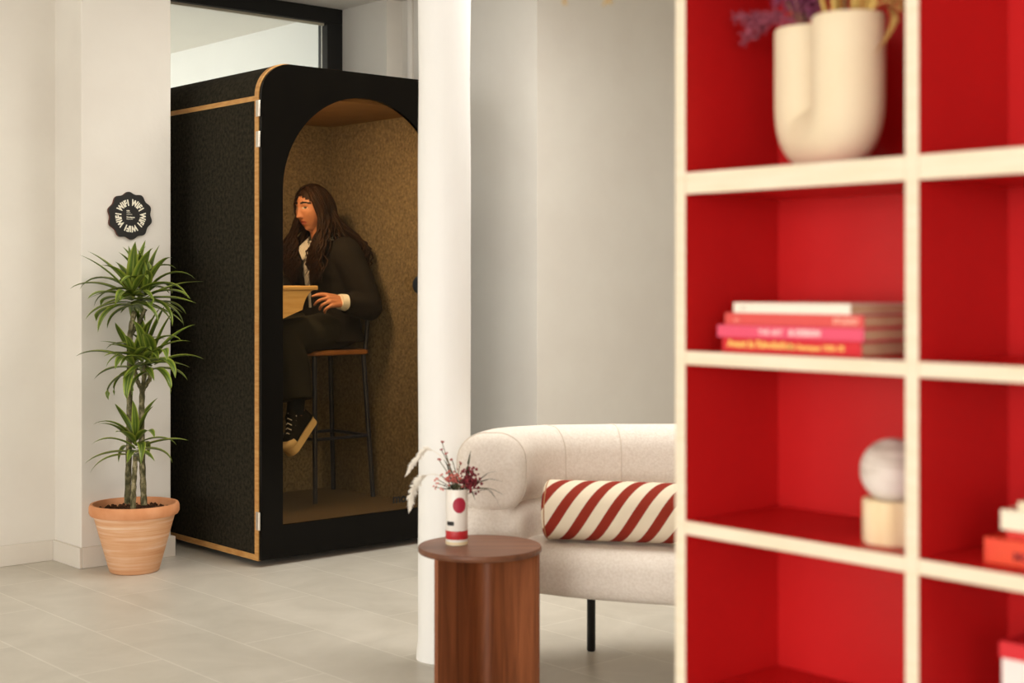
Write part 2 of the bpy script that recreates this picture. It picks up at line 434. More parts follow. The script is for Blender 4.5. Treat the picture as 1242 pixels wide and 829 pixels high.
# ------------------------------------------------------------------ bar stool
SX, SY = BX+.825, BY+.745
stool = thing('bar_stool', 'tall bar stool with wooden seat and navy tube legs inside the booth', 'stool', (SX, SY, .152))
bm = B(); rr = rrect(.37, .37, .06, 6)
loft(bm, [[Vector((x*s, y*s, z)) for x, y in rr] for s, z in ((.96, .737), (1, .742), (1, .758), (.97, .764))])
obj('seat', bm, SEATW, stool)
LP = []
for sx, sy in ((-1, -1), (1, -1), (1, 1), (-1, 1)):
    top = Vector((sx*.15, sy*.15, .738)); bot = Vector((sx*(.165 if sx < 0 else .19), sy*.18, 0)); LP.append((top, bot))
    bm = B(); tube(bm, [bot, top], .0125, 14); obj('leg', bm, NAVY, stool)
for i in range(4):
    f = .57; a = LP[i][0].lerp(LP[i][1], f); b = LP[(i+1) % 4][0].lerp(LP[(i+1) % 4][1], f)
    bm = B(); tube(bm, [a, b], .0085, 10); obj('footrest_bar', bm, NAVY, stool)
for sy in (-1, 1):
    bm = B(); tube(bm, spline([(.15, sy*.165, .74), (.165, sy*.165, .9), (.175, sy*.165, 1.06)], 5), .011, 12); obj('back_post', bm, NAVY, stool)
bm = B()
loft(bm, [[Vector((.17+dx+.03*(1-(yy/.18)**2), yy, z)) for dx, z in ((-.008, .97), (.008, .97), (.012, 1.075), (-.004, 1.08))] for yy in [-.18+.36*k/12 for k in range(13)]])
obj('backrest', bm, NAVY, stool)

# ------------------------------------------------------------------ laptop on the desk
lap = thing('laptop', 'thin grey laptop lying on the booth desk', 'laptop', (BX+.27, BY+.60, 1.243))
bm = B(); box(bm, -.11, .125, -.16, .16, .002, .014, .003); obj('base', bm, LAPT, lap, smooth=False)
bm = B(); box(bm, -.06, .05, -.14, .14, .014, .0155); obj('keyboard', bm, BLK, lap, smooth=False)
bm = B(); box(bm, -.004, .004, -.16, .16, 0, .21, .002)
bmesh.ops.rotate(bm, verts=bm.verts, cent=(0, 0, 0), matrix=Matrix.Rotation(radians(-18), 3, 'Y'))
for v in bm.verts: v.co += Vector((-.11, 0, .012))
obj('screen', bm, LAPT, lap, smooth=False)

# ------------------------------------------------------------------ the seated person
PP = Vector((4.185, 6.187, .152))
per = thing('person', 'person with long dark hair in a dark jacket seated on the stool in the booth', 'person', PP)
def fuse(bm, voxel, smooth=2, fac=.5):
    """one continuous surface from overlapping closed shapes"""
    me = bpy.data.meshes.new('t'); bmesh.ops.recalc_face_normals(bm, faces=bm.faces); bm.to_mesh(me); bm.free()
    o = bpy.data.objects.new('t', me); COL.objects.link(o)
    r = o.modifiers.new('r', 'REMESH'); r.mode = 'VOXEL'; r.voxel_size = voxel
    if smooth: s_ = o.modifiers.new('s', 'SMOOTH'); s_.factor = fac; s_.iterations = smooth
    dg = bpy.context.evaluated_depsgraph_get(); dg.update()
    m2 = bpy.data.meshes.new_from_object(o.evaluated_get(dg)); b2 = B(); b2.from_mesh(m2)
    bpy.data.objects.remove(o); bpy.data.meshes.remove(me); bpy.data.meshes.remove(m2)
    return b2
def pobj(name, bm, mats, angle=60, **kw):
    bmesh.ops.translate(bm, verts=bm.verts, vec=-PP); return obj(name, bm, mats, per, angle=angle, **kw)
def limb(bm, pts, rad, n=16, k=8):
    q = spline(pts, k); m = len(q)-1; rr = []
    for i in range(m+1):
        f = i/m*(len(rad)-1); j = min(int(f), len(rad)-2); u = f-j; u = u*u*(3-2*u); rr.append(rad[j]*(1-u)+rad[j+1]*u)
    tube(bm, q, rr, n)
def torso(bm, add, rows, n=32):
    rings = []
    for z, cx_, rx, ry in rows:
        rings.append([Vector((cx_+(rx+add)*abs(cos(a))**.85*(1 if cos(a) > 0 else -1), 6.187+(ry+add)*abs(sin(a))**.85*(1 if sin(a) > 0 else -1), z)) for a in [2*pi*k/n for k in range(n)]])
    loft(bm, rings)
ROWS = [(.985, 4.205, .08, .12), (1.0, 4.21, .115, .17), (1.1, 4.215, .095, .14), (1.2, 4.21, .095, .135), (1.3, 4.20, .105, .15), (1.38, 4.19, .095, .16), (1.425, 4.182, .075, .145), (1.455, 4.175, .058, .10), (1.475, 4.17, .05, .065)]
# head frame
yaw, pit = radians(-7), radians(9)
fh = Vector((-cos(yaw), sin(yaw), 0)); lh = Vector((-fh.y, fh.x, 0)); up0 = Vector((0, 0, 1))
fx = (fh*cos(pit)-up0*sin(pit)).normalized(); uz = (up0*cos(pit)+fh*sin(pit)).normalized()
HC = Vector((4.108, 6.185, 1.634)); HM = basis(fx, lh, uz, HC); HI = HM.inverted()
def g(*q): return exp(-sum(q))
def head(bm):
    rr = bmesh.ops.create_uvsphere(bm, u_segments=110, v_segments=84, radius=1)
    for v in rr['verts']:
        x, y, z = v.co
        px_, py_, pz_ = .092*x, .073*y, .116*z
        zz = max(0, -z)
        py_ *= 1-.30*zz**1.4
        if x < 0: px_ *= 1-.45*zz
        if x > 0:
            px_ *= 1-.06*zz
            Y, Zp = py_, pz_; d = 0
            t = (.026-Zp)/.054
            if 0 <= t <= 1: h = .003+.023*t**1.25
            elif t > 1: h = .026*g(((Zp+.028)/.0065)**2)
            else: h = .003*g(((Zp-.026)/.01)**2)
            d += h*g((Y/(.0065+.0045*max(0, min(1, t))))**2)
            if t > .7: d += .007*g(((abs(Y)-.012)/.006)**2, ((Zp+.027)/.007)**2)
            d += -.012*g(((abs(Y)-.031)/.014)**2, ((Zp-.017)/.0105)**2)+.0065*g(((abs(Y)-.031)/.010)**2, ((Zp-.016)/.007)**2)
            d += .0045*g(((Zp-.036)/.007)**2, ((abs(Y)-.03)/.022)**2)
            d += .0055*g(((Zp+.051)/.005)**2, (Y/.018)**2)+.006*g(((Zp+.065)/.0055)**2, (Y/.016)**2)-.005*g(((Zp+.058)/.003)**2, (Y/.02)**2)
            d += .010*g(((Zp+.098)/.014)**2, (Y/.022)**2)+.004*g(((abs(Y)-.046)/.016)**2, ((Zp+.012)/.02)**2)
            d += -.003*g(((Zp+.08)/.007)**2, (Y/.02)**2)
            px_ += d
        v.co = HM @ Vector((px_, py_, pz_))
    for sgn_ in (-1, 1):
        for (u, w, r) in ((-.004, .012, .016), (-.002, -.006, .014), (0, -.02, .010)):
            p = HM @ Vector((u-.01, sgn_*.072, w)); ico(bm, p, r*.75, 2)
def hand(bm, w0, fwd, n_, curls, ln=(.074, .082, .076, .06), thumb=True):
    f = Vector(fwd).normalized(); n_ = Vector(n_); n_ = (n_-f*n_.dot(f)).normalized(); u = f.cross(n_).normalized()
    if thumb == 'flip': u = -u
    w0 = Vector(w0)
    for i in range(4):
        b = w0+f*(.086-.004*abs(i-1))+u*(.032-.0215*i)+n_*(.004 if i in (1, 2) else 0)
        tube(bm, spline([w0-f*.02+u*(.012-.008*i), w0+f*.03+u*(.024-.016*i)+n_*.003, b], 5), [.017, .0165, .016, .0155, .015, .0145, .014, .0135, .013, .0125, .0118], 12)
        p = b; ang = 0; pts = [b-f*.006, b]
        for s_, fr_ in zip(curls[i], (.45, .31, .24)):
            ang += radians(s_); dr = f*cos(ang)-n_*sin(ang)+u*(.10-.07*i); p = p+dr.normalized()*ln[i]*fr_; pts.append(p)
        m_ = len(pts); tube(bm, spline(pts, 4), [.0098-.0032*k/(4*(m_-1)) for k in range(4*(m_-1)+1)], 10); ico(bm, pts[-1], .0066, 2)
    b = w0+f*.022+u*.022-n_*.006; p1 = b+(f*.75+u*.62-n_*.25).normalized()*.042; p2 = p1+(f*.95+u*.25-n_*.25).normalized()*.032; p3 = p2+(f*.95+u*.05-n_*.35).normalized()*.026
    q = spline([b, p1, p2, p3], 4); tube(bm, q, [.0135-.006*k/(len(q)-1) for k in range(len(q))], 10); ico(bm, p3, .0075, 2)
bm = B(); torso(bm, 0, ROWS); head(bm)
limb(bm, [(4.178, 6.187, 1.43), (4.155, 6.186, 1.51), (4.125, 6.185, 1.585)], [.06, .050, .052], 20)
SHL, ELL, WRL = (4.195, 6.025, 1.405), (4.285, 5.945, 1.135), (4.105, 5.935, 1.163)
SHR, ELR, WRR = (4.185, 6.35, 1.405), (4.20, 6.425, 1.16), (3.93, 6.30, 1.272)
for s_, e_, w_ in ((SHL, ELL, WRL), (SHR, ELR, WRR)):
    limb(bm, [s_, (Vector(s_)+Vector(e_))/2, e_], [.058, .048, .041]); limb(bm, [e_, (Vector(e_)+Vector(w_))/2, w_], [.041, .040, .027])
    ico(bm, Vector(s_), .058, 3); ico(bm, Vector(e_), .042, 3)
hand(bm, WRL, (-.95, -.16, .08), (.05, -.8, .6), ((8, 22, 14), (34, 40, 28), (44, 46, 30), (52, 46, 30)))
hand(bm, WRR, (-1, -.05, -.06), (0, 0, 1), ((14, 12, 8),)*4, thumb='flip')
KNL, ANL = (3.80, 6.0, .99), (3.845, 5.925, .625); KNR, ANR = (3.79, 6.31, .99), (3.84, 6.33, .60)
for h_, k_, a_ in (((4.17, 6.10, 1.012), KNL, ANL), ((4.17, 6.275, 1.012), KNR, ANR)):
    limb(bm, [h_, (Vector(h_)+Vector(k_))/2+Vector((0, 0, .005)), k_], [.070, .066, .055]); limb(bm, [k_, (Vector(k_)+Vector(a_))/2+Vector((.015, 0, .03)), a_], [.058, .056, .038])
    ico(bm, Vector(k_), .06, 3); limb(bm, [a_, Vector(a_)+Vector((-.02, -.005, -.035)), Vector(a_)+Vector((-.045, -.012, -.06))], [.036, .028, .018])
bm = fuse(bm, .0031, 2, .4)
for f in bm.faces:
    c = HI @ f.calc_center_median(); ay = abs(c.y)
    if c.x > .03 and abs(c.z) < .116:
        if ((c.y)/.024)**2+((c.z+.058)/(.0125-.004*(ay/.024)))**2 < 1: f.material_index = 1
        elif abs(c.z-(.039+.004*sin(ay*60)-.18*max(0, ay-.04))) < .0052*(1-.4*max(0, (ay-.03)/.03)) and .010 < ay < .056: f.material_index = 2
        elif ((ay-.031)/.0135)**2+((c.z-.0165)/.0058)**2 < 1: f.material_index = 3 if ((ay-.033)/.006)**2+((c.z-.0165)/.006)**2 < 1 or c.z > .020 else 4
pobj('body', bm, [SKIN, LIPM, BROW, EYEW, nm('eye_white', 'B8AA9C', 'C4B8AA', 30, .4)], angle=180)
# shirt, cuff, jacket
bm = B(); torso(bm, .012, ROWS[1:]); pobj('shirt', fuse(bm, .006), SHIRT)
bm = B()
for sd in (-1, 1):
    n0 = [Vector((4.100, 6.187+sd*.004, 1.425)), Vector((4.112, 6.187+sd*.045, 1.472)), Vector((4.160, 6.187+sd*.072, 1.505)), Vector((4.215, 6.187+sd*.06, 1.515))]
    n1 = [Vector((4.070, 6.187+sd*.030, 1.372)), Vector((4.082, 6.187+sd*.078, 1.435)), Vector((4.150, 6.187+sd*.098, 1.470)), Vector((4.225, 6.187+sd*.085, 1.475))]
    a_, b_ = spline(n0, 4), spline(n1, 4); th_ = Vector((-.006, 0, .004))
    loft(bm, [[p, q, q+th_, p+th_] for p, q in zip(a_, b_)])
pobj('shirt_collar', bm, SHIRT)
for w_, e_ in ((WRL, ELL), (WRR, ELR)):
    d_ = (Vector(e_)-Vector(w_)).normalized(); w_ = Vector(w_)
    bm = B(); tube(bm, [w_-d_*.004, w_-d_*.006, w_+d_*.02, w_+d_*.09], [.031, .038, .042, .044], 24); pobj('shirt_cuff', bm, plain('cuff_white', 'E9E4DA', .8) if 'cuff_white' not in MATS else MATS['cuff_white'])
bm = B()
JR = [(.955, 4.205, .13, .18)]+ROWS[1:-1]+[(1.468, 4.172, .054, .085)]
torso(bm, .028, JR)
for s_, e_, w_ in ((SHL, ELL, WRL), (SHR, ELR, WRR)):
    d_ = (Vector(e_)-Vector(w_)).normalized(); w2 = Vector(w_)+d_*.03
    ico(bm, Vector(s_), .086, 3); ico(bm, Vector(e_), .072, 3)
    limb(bm, [s_, (Vector(s_)+Vector(e_))/2+Vector((.012, 0, 0)), e_], [.086, .080, .072], 20); limb(bm, [e_, (Vector(e_)+w2)/2, w2], [.072, .064, .054], 20)
bm = fuse(bm, .007, 4)
for v in bm.verts:
    k = noise.noise(v.co*11)*.006+noise.noise(Vector((v.co.x*9, v.co.y*9, v.co.z*26)))*.004; v.co += v.normal*k
kill = [f for f in bm.faces if f.normal.x < -.15 and f.calc_center_median().z > 1.13 and f.calc_center_median().x < 4.16 and abs(f.calc_center_median().y-6.187+.004) < .014+.040*max(0, (f.calc_center_median().z-1.2)/.25)**1.2]
bmesh.ops.delete(bm, geom=kill, context='FACES')
pobj('jacket', bm, JACK)
# trousers, socks, shoes
bm = B(); sphere(bm, (4.2, 6.187, 1.01), 1, 28, sc=(.165, .195, .105))
for h_, k_, a_ in (((4.17, 6.10, 1.012), KNL, ANL), ((4.17, 6.275, 1.012), KNR, ANR)):
    k2 = Vector(k_)+Vector((.0, 0, -.005)); an = Vector(a_)+Vector((0, 0, .06))
    limb(bm, [h_, (Vector(h_)+k2)/2, k2], [.097, .095, .088], 20); limb(bm, [k2, (k2+an)/2+Vector((.02, 0, .02)), an], [.088, .084, .076], 20); ico(bm, k2, .088, 3)
bm = fuse(bm, .007, 4)
for v in bm.verts: v.co += v.normal*(noise.noise(Vector((v.co.x*16, v.co.y*9, v.co.z*9)))*.006)
for v in bm.verts: v.co.z = max(v.co.z, .918) if v.co.x > 4.0 else v.co.z
pobj('trousers', bm, TROU)
for a_ in (ANL, ANR):
    a_ = Vector(a_)
    dF = Vector((-.70, -.20, -.64)).normalized(); upv = Vector((-.60, 0, .80)); upv = (upv-dF*upv.dot(dF)).normalized(); sd = upv.cross(dF)
    M = basis(dF*.9, sd*.9, upv*.9, a_-dF*.045-upv*.085)
    bm = B(); rings = []
    for x, w_, h_ in ((-.004, .02, .11), (0, .052, .135), (.02, .066, .145), (.06, .07, .145), (.095, .074, .13), (.13, .08, .098), (.17, .088, .07), (.21, .086, .055), (.24, .07, .045), (.258, .03, .034)):
        rings.append([Vector((x+(.018*(v+h_/2)/h_ if x < .1 else 0), u, v+h_/2+.002)) for u, v in rrect(w_, h_, min(w_, h_)*.42, 6)])
    loft(bm, rings); bmesh.ops.transform(bm, matrix=M, verts=bm.verts); shoe = pobj('shoe', bm, CANV, label='black canvas high-top shoe')
    def spart(name, b3, m_):
        bmesh.ops.transform(b3, matrix=M, verts=b3.verts); bmesh.ops.translate(b3, verts=b3.verts, vec=-PP); return obj(name, b3, m_, shoe, angle=60)
    sole = [(x, y) for x, y in rrect(.268, .09, .042, 8)]
    b3 = B(); loft(b3, [[Vector((x+.128, y*(1 if x > 0 else .86), z)) for x, y in sole] for z in (-.026, -.022, .010, .012)]); spart('sole', b3, RUB)
    b3 = B(); loft(b3, [[Vector((x, u*s_, v*s_+.026)) for u, v in rrect(w_, .05, .022, 6)] for x, w_, s_ in ((.200, .092, 1.06), (.222, .088, 1.04), (.246, .074, .96), (.266, .036, .7))]); spart('toe_cap', b3, RUB)
    b3 = B()
    for k in range(5):
        x = .098+.021*k; z = .13-.016*k; tube(b3, [(x-.004, -.024, z-.006), (x, 0, z+.007), (x+.004, .024, z-.006)], .003, 6)
        for s_ in (-1, 1): ico(b3, (x-.006, s_*.034, z-.022), .0045, 1)
    spart('lace', b3, LACE)
    bm = B(); limb(bm, [a_+Vector((0, 0, .14)), a_+Vector((-.005, 0, .06)), a_+Vector((-.012, 0, -.01))], [.046, .043, .044]); pobj('sock', bm, SOCK)
# hair
rnd = random.Random(77); bm = B()
rr = bmesh.ops.create_uvsphere(bm, u_segments=48, v_segments=32, radius=1); dead = []
for f in bm.faces:
    c = f.calc_center_median()
    if c.x > -.05 and c.z < .66-.35*abs(c.y) and abs(c.y) < .93 or c.z < -.55: dead.append(f)
bmesh.ops.delete(bm, geom=dead, context='FACES')
for v in bm.verts: v.co = HM @ Vector((v.co.x*.100-.003, v.co.y*.082, v.co.z*.123))
def ss(t): t = max(0, min(1, t)); return t*t*(3-2*t)
for sd in (1, -1):
    for i in range(210):
        ph = radians(rnd.uniform(66, 180)); x0 = .055*cos(ph*.9)+.01; jit = 1+abs(rnd.gauss(0, .07))
        d0 = Vector((x0/.1, sd*.05, 1)).normalized(); d1 = Vector((cos(ph), sd*sin(ph), rnd.uniform(-.35, -.1))).normalized(); pts = []
        for k in range(6):
            d = d0.lerp(d1, k/5).normalized(); w_ = 1.0+(jit-1)*(k/5)
            pts.append(HM @ Vector((d.x*.104*w_-.003, d.y*.087*w_, d.z*.127*(1+.03*rnd.random()))))
        p0 = pts[-1]; zend = rnd.uniform(1.24, 1.36); fa = ss((radians(128)-ph)/radians(30))
        tx = (4.052+rnd.uniform(-.02, .015))*fa+(4.345+rnd.uniform(-.015, .02))*(1-fa)
        ty = 6.187-sd*(rnd.uniform(.062, .155)*fa+rnd.uniform(.0, .14)*(1-fa)); fq = rnd.uniform(11, 19); f0 = rnd.uniform(0, 6.28); am = rnd.uniform(.010, .022)
        for k in range(1, 13):
            t = k/12; z = p0.z+(zend-p0.z)*t; h = ss((p0.z-z)/max(.02, p0.z-1.43)*.9)
            out_ = .022*sin(pi*min(1, t*1.3))
            pts.append(Vector((p0.x+(tx-p0.x)*h+am*t*sin(t*fq+f0), p0.y+(ty-p0.y)*h-sd*out_+am*(.4+t)*cos(t*fq+f0*1.3), z)))
        tube(bm, pts, [.0032]+[.0052]*(len(pts)-6)+[.0048, .004, .003, .002, .001], 5)
pobj('hair', bm, HAIRM, angle=80)

# ------------------------------------------------------------------ wifi sign
R = .108
sgn = thing('wifi_sign', 'round wavy-edged black wall plaque lettered with a ring of WIFI', 'sign', (2.988, 5.978, 1.558))
bm = B(); n = 160
def wav(k, s=1):
    a = 2*pi*k/n; r = s*R*(.955+.045*cos(10*(a-radians(94.4)))); return r*cos(a), r*sin(a)
loft(bm, [[Vector((wav(k, s)[0], y, wav(k, s)[1])) for k in range(n)] for s, y in ((1, 0), (1, -.012), (.985, -.014))])
for f in bm.faces: f.material_index = 1 if abs(f.normal.y) < .3 and f.calc_center_median().y > -.0125 else 0
plq = obj('plaque', bm, [nm('plaque_black', '12100C', '16130E', 10, .55), nm('plaque_edge', '5A2A1A', '5A2A1A', 10, .6)], sgn)
half = Vector((0, -.0146, 0)); CREAM = plain('cream_print', 'F2ECD8', .6)
for wd in range(5):
    bm = B(); a0 = radians(121-72*wd)
    for ch, off in zip('WIFI', (20.0, 2.2, -8.2, -21.0)):
        a = a0+radians(off+2); rdir = Vector((cos(a), 0, sin(a))); tdir = Vector((sin(a), 0, -cos(a)))
        t = text_bm(ch, .037, .0019, .0004, 'CENTER')
        for v in t.verts: v.co.x *= .78
        add_bm(bm, t, basis(tdir, rdir, Vector((0, -1, 0)), half+rdir*R*.435))
    obj('word_lettering', bm, CREAM, sgn, smooth=False)
bm = B()
for s, z, sz, b in (('Wifi', .019, .0085, .0004), ('Guest', .0115, .008, 0), ('network', .0035, .008, 0), ('Workspace', -.0095, .0085, .0004), ('Password', -.0175, .008, 0)):
    add_bm(bm, text_bm(s, sz, b, .0003), basis(Vector((1, 0, 0)), Vector((0, 0, 1)), Vector((0, -1, 0)), Vector((-.02, -.0146, z))))
obj('small_print', bm, CREAM, sgn, smooth=False)

# ------------------------------------------------------------------ potted dracaena (local x = camera right)
PC = cw(-1.645, 6.25)
pot = thing('terracotta_pot', 'terracotta flower pot with pale streaks standing by the pier', 'pot', PC, -TH)
bm = B()
lathe(bm, [(.0, 0), (.098, 0), (.106, .006), (.172, .243), (.174, .25)], 64, caps=False)
obj('body', bm, TERRA, pot)
bm = B()
lathe(bm, [(.170, .246), (.186, .250), (.192, .262), (.192, .285), (.187, .297), (.176, .297), (.170, .285), (.150, .20)], 64, caps=False)
obj('rim', bm, TERRIM, pot)
bm = B(); lathe(bm, [(.168, .262), (.12, .268), (.06, .272), (.0, .274)], 48, caps=False)
for k in range(260):
    a, r = random.uniform(0, 2*pi), .163*sqrt(random.random()); ico(bm, (r*cos(a), r*sin(a), .270), random.uniform(.004, .008), 1)
soil = obj('soil', bm, SOIL, pot); soil['kind'] = 'stuff'
pl = thing('dracaena_plant', 'tall green striped-leaf dracaena with bare canes growing in the terracotta pot', 'plant', PC, -TH)
S = 6.25/1740
def px(x, y): return Vector(((x-163)*S, 0, 1.25-(y-345)*S))
def cane(pts, r0, r1):
    bm = B(); q = spline(pts, 8); tube(bm, q, [r0+(r1-r0)*i/(len(q)-1)+.0012*sin(i*2.1) for i in range(len(q))], 12); obj('cane', bm, CANE, pl)
def P(x, y, dy=0): v = px(x, y); v.y = dy; return v
cane([P(153, 612, .02), P(155, 540, .02), P(156, 470, .02), P(157, 410, .01), P(163, 378, 0)], .0135, .0115)
cane([P(176, 612, -.02), P(174, 560, -.02), P(173, 510, -.02), P(174, 472, -.02)], .0135, .012)
cane([P(165, 615, -.05), P(166, 585, -.05), P(168, 552, -.05)], .0125, .010)
for (a, b) in (((174, 474), (165, 448)), ((174, 474), (177, 440)), ((174, 474), (186, 446))):
    cane([P(*a, -.02), P((a[0]+b[0])/2+(b[0]-a[0])*.2, (a[1]+b[1])/2, -.02), P(*b, -.02)], .010, .008)
cane([P(159, 405, .01), P(167, 392, .02), P(174, 375, .03)], .009, .009)
def keep_clear(p):                          # leaves rest against the pier and the booth instead of passing into them
    w_ = Vector((PC.x+p.x*cos(TH)+p.y*sin(TH), PC.y-p.x*sin(TH)+p.y*cos(TH), p.z))
    if w_.x > 3.335: w_.x = 3.335
    if w_.x < 3.215 and w_.y > 5.958: w_.y = 5.958
    dx, dy = w_.x-PC.x, w_.y-PC.y
    return Vector((dx*cos(TH)-dy*sin(TH), dx*sin(TH)+dy*cos(TH), p.z))
def crown(c, n, L, seed, w=.046, el=(86, -8), spread=1.0):
    rnd = random.Random(seed); bm = B(); uvl = bm.loops.layers.uv.new('UVMap')
    for i in range(n):
        az = i*2.39996+rnd.uniform(-.4, .4); s = (i+.5)/n
        e = radians(el[0]+(el[1]-el[0])*s**.75+rnd.uniform(-14, 14)); ln = L*(.72+.4*sin(pi*(.15+.7*s)))*rnd.uniform(.8, 1.15)
        p = Vector(c)+Vector((cos(az)*.008, sin(az)*.008, .085*(.75-s))); path = [p]; m = 11
        droop = radians(rnd.uniform(20, 95))*(1 if s > .2 else .4); tw = rnd.uniform(-.5, .5)
        for k in range(m):
            t = (k+1)/m; ee = e-droop*t**1.8; a2 = az+tw*t*t
            p = p+Vector((cos(a2)*cos(ee)*spread, sin(a2)*cos(ee)*spread, sin(ee)))*(ln/m); path.append(p)
        leaf(bm, uvl, path, w*rnd.uniform(.75, 1.15), up=(cos(az+1.57), sin(az+1.57), 0), fold=.2)
    for v in bm.verts: v.co = keep_clear(v.co)
    o = obj('foliage', bm, LEAF, pl, angle=80); return o
crown(P(160, 366, .0), 33, .225, 3)
crown(P(174, 364, .03), 26, .215, 8)
crown(P(164, 447, -.03), 13, .20, 21, el=(70, -8))
crown(P(177, 441, -.03), 19, .205, 5, el=(84, -10))
crown(P(187, 445, -.03), 13, .205, 17, el=(70, -10))
crown(P(168, 545, -.05), 21, .20, 9, w=.041, el=(82, -8))

# ------------------------------------------------------------------ round side table
TC = cw(-.0947, 4.227)
tbl = thing('side_table', 'round walnut side table on a folded panel base in front of the column', 'table', TC, -TH)
bm = B(); lathe(bm, [(0, .462), (.178, .462), (.182, .466), (.182, .476), (.180, .48), (0, .48)], 72, caps=False)
obj('tabletop', bm, WALTOP, tbl, angle=50)
def bent(name, pts, th):
    q = pts; L1, L2 = [], []
    for i, p in enumerate(q):
        t = (q[min(i+1, len(q)-1)]-q[max(i-1, 0)]).normalized(); nn = Vector((-t.y, t.x, 0))
        L1.append(p+nn*th/2); L2.append(p-nn*th/2)
    o2 = L1+L2[::-1]; bm = B()
    loft(bm, [[Vector((p.x, p.y, z)) for p in o2] for z in (0, .462)]); obj(name, bm, WALNUT, tbl, angle=30)
def fold(a, c, b, r, n=8):
    a, b, c = Vector(a), Vector(b), Vector(c); da, db = (a-c).normalized(), (b-c).normalized()
    s, e = c+da*r, c+db*r; out = [a]
    for k in range(n+1): t = k/n; out.append(s*(1-t)**2+c*2*t*(1-t)+e*t*t)
    out.append(b); return out
bent('base_panel', fold((-.122, -.13, 0), (.004, .11, 0), (.172, -.03, 0), .06), .012)
bent('base_panel', fold((-.07, .155, 0), (.003, .093, 0), (.08, .15, 0), .015), .012)

# small vase and its dried flowers
VC = cw(-.1636, 4.25, .48)
vs = thing('bud_vase', 'white cylinder bud vase with red dot and red band on the side table', 'vase', VC, -TH)
bm = B(); lathe(bm, [(0, 0), (.031, 0), (.0325, .003), (.0325, .160), (.031, .164), (.029, .162), (.028, .02), (0, .015)], 40, caps=False)
obj('body', bm, nm('white_glaze', 'F3EDE4', 'F6F1E9', 8, .35), vs)
bm = B(); lathe(bm, [(.0329, .0175), (.0331, .018), (.0331, .042), (.0329, .0425)], 40, caps=False); obj('red_band', bm, plain('red_print', 'C0232B', .45), vs, label='red painted band')
bm = B(); lathe(bm, [(.0328, .001), (.033, .002), (.033, .009), (.0328, .010)], 40, caps=False); obj('cream_foot_band', bm, plain('cream_glaze', 'EBD9B0', .45), vs, label='cream painted foot band')
def decal(w, h, a0, z0, shape, r=.0331, n=24):
    bm = B(); pts = [(w/2*cos(2*pi*k/n), h/2*sin(2*pi*k/n)) for k in range(n)] if shape == 'disc' else rrect(w, h, min(w, h)*.3, 3)
    rings = []
    for f in (1, .66, .33, .02): rings.append([Vector((r*sin(a0+u*f/r), -r*cos(a0+u*f/r), z0+v*f)) for u, v in pts])
    loft(bm, rings); return bm
obj('red_dot', decal(.042, .046, .3, .119, 'disc'), plain('magenta_red', 'B01F3C', .45), vs, label='large crimson dot')
bm = B()
loft(bm, [[Vector((.0331*sin(-.6+u/.0331), -.0331*cos(-.6+u/.0331), .065+v)) for v in (-h_, h_)] for u, h_ in [(-.013+.026*k/14, .006 if 0 < k < 14 else .0045) for k in range(15)]], caps=False, closed=False)
obj('black_label', bm, plain('label_black', '1B1818', .5), vs, label='small black label')
bq = thing('dried_bouquet', 'small dried bouquet of burgundy blooms, olive leaves and white plumes in the bud vase', 'flowers', VC+Vector((0, 0, .164)), -TH)
SV = 4.25/1740
def vp(x, y, dy=0): return Vector(((x-554)*SV, dy, -(y-591)*SV))
WHF = nm('white_plume_fibre', 'E9E2D6', 'F5F0E6', 40, .9, .1); STM = nm('dry_stem', '5A5038', '6E6246', 40, .8)
BURG = nm('burgundy_petal', '5C1520', '8E2A34', 60, .8); OLV = nm('olive_leaf', '2C2E18', '4C4A26', 40, .6)
BERRY = nm('berry', '8A2A26', 'B04A3A', 40, .5); PINKF = nm('pink_bloom', 'D88A84', 'E8A9A0', 40, .8)
rnd = random.Random(4)
def plume(pts, r, name='white_plume', m=WHF, dens=26, ln=.018):
    bm = B(); q = spline(pts, 10); tube(bm, q, .0012, 5)
    k0 = len(q)*45//100
    for i in range(k0, len(q)):
        s = (i-k0)/(len(q)-k0); w = r*(sin(pi*min(1, .12+s*.95))**.7)
        for k in range(dens//2):
            d = Vector((rnd.gauss(0, 1), rnd.gauss(0, 1), rnd.gauss(0, 1))).normalized()
            t = (q[min(i+1, len(q)-1)]-q[i-1]).normalized(); e = q[i]+d*w*rnd.uniform(.5, 1)+t*ln*.8
            tube(bm, [q[i], q[i].lerp(e, .5)+t*.002, e], [.0016, .0022, .0004], 4)
    return obj(name, bm, m, bq)
plume([vp(556, 600), vp(540, 560, .02), vp(520, 545, .03), vp(505, 556, .03), vp(493, 574, .03)], .016)
plume([vp(553, 600), vp(535, 575, -.02), vp(515, 574, -.04), vp(503, 590, -.04), vp(498, 613, -.04)], .021)
def sprig(ends, name, m, r, stem=STM, base=(556, 598)):
    bm = B()
    for x, y, dy in ends:
        e = vp(x, y, dy); b = vp(*base); mid = b.lerp(e, .5)+Vector((rnd.uniform(-.006, .006), 0, .006))
        tube(bm, spline([b, mid, e], 6), [.0012]*13, 5, 1)
        for k in range(3):
            ico(bm, e+Vector((rnd.uniform(-1, 1)*r, rnd.uniform(-1, 1)*r, rnd.uniform(-1, 1)*r)), r*rnd.uniform(.6, 1.0), 1)
    return obj(name, bm, [m, stem], bq)
sprig([(536, 535, .01), (541, 549, 0), (533, 556, -.01), (535, 545, .02), (548, 556, .01), (558, 560, .0), (544, 562, .02)], 'berry_sprig', BERRY, .004)
sprig([(529, 579, 0), (531, 586, .02), (536, 590, -.01), (527, 590, .01), (534, 575, .02)], 'pink_sprig', PINKF, .005)
bm = B()
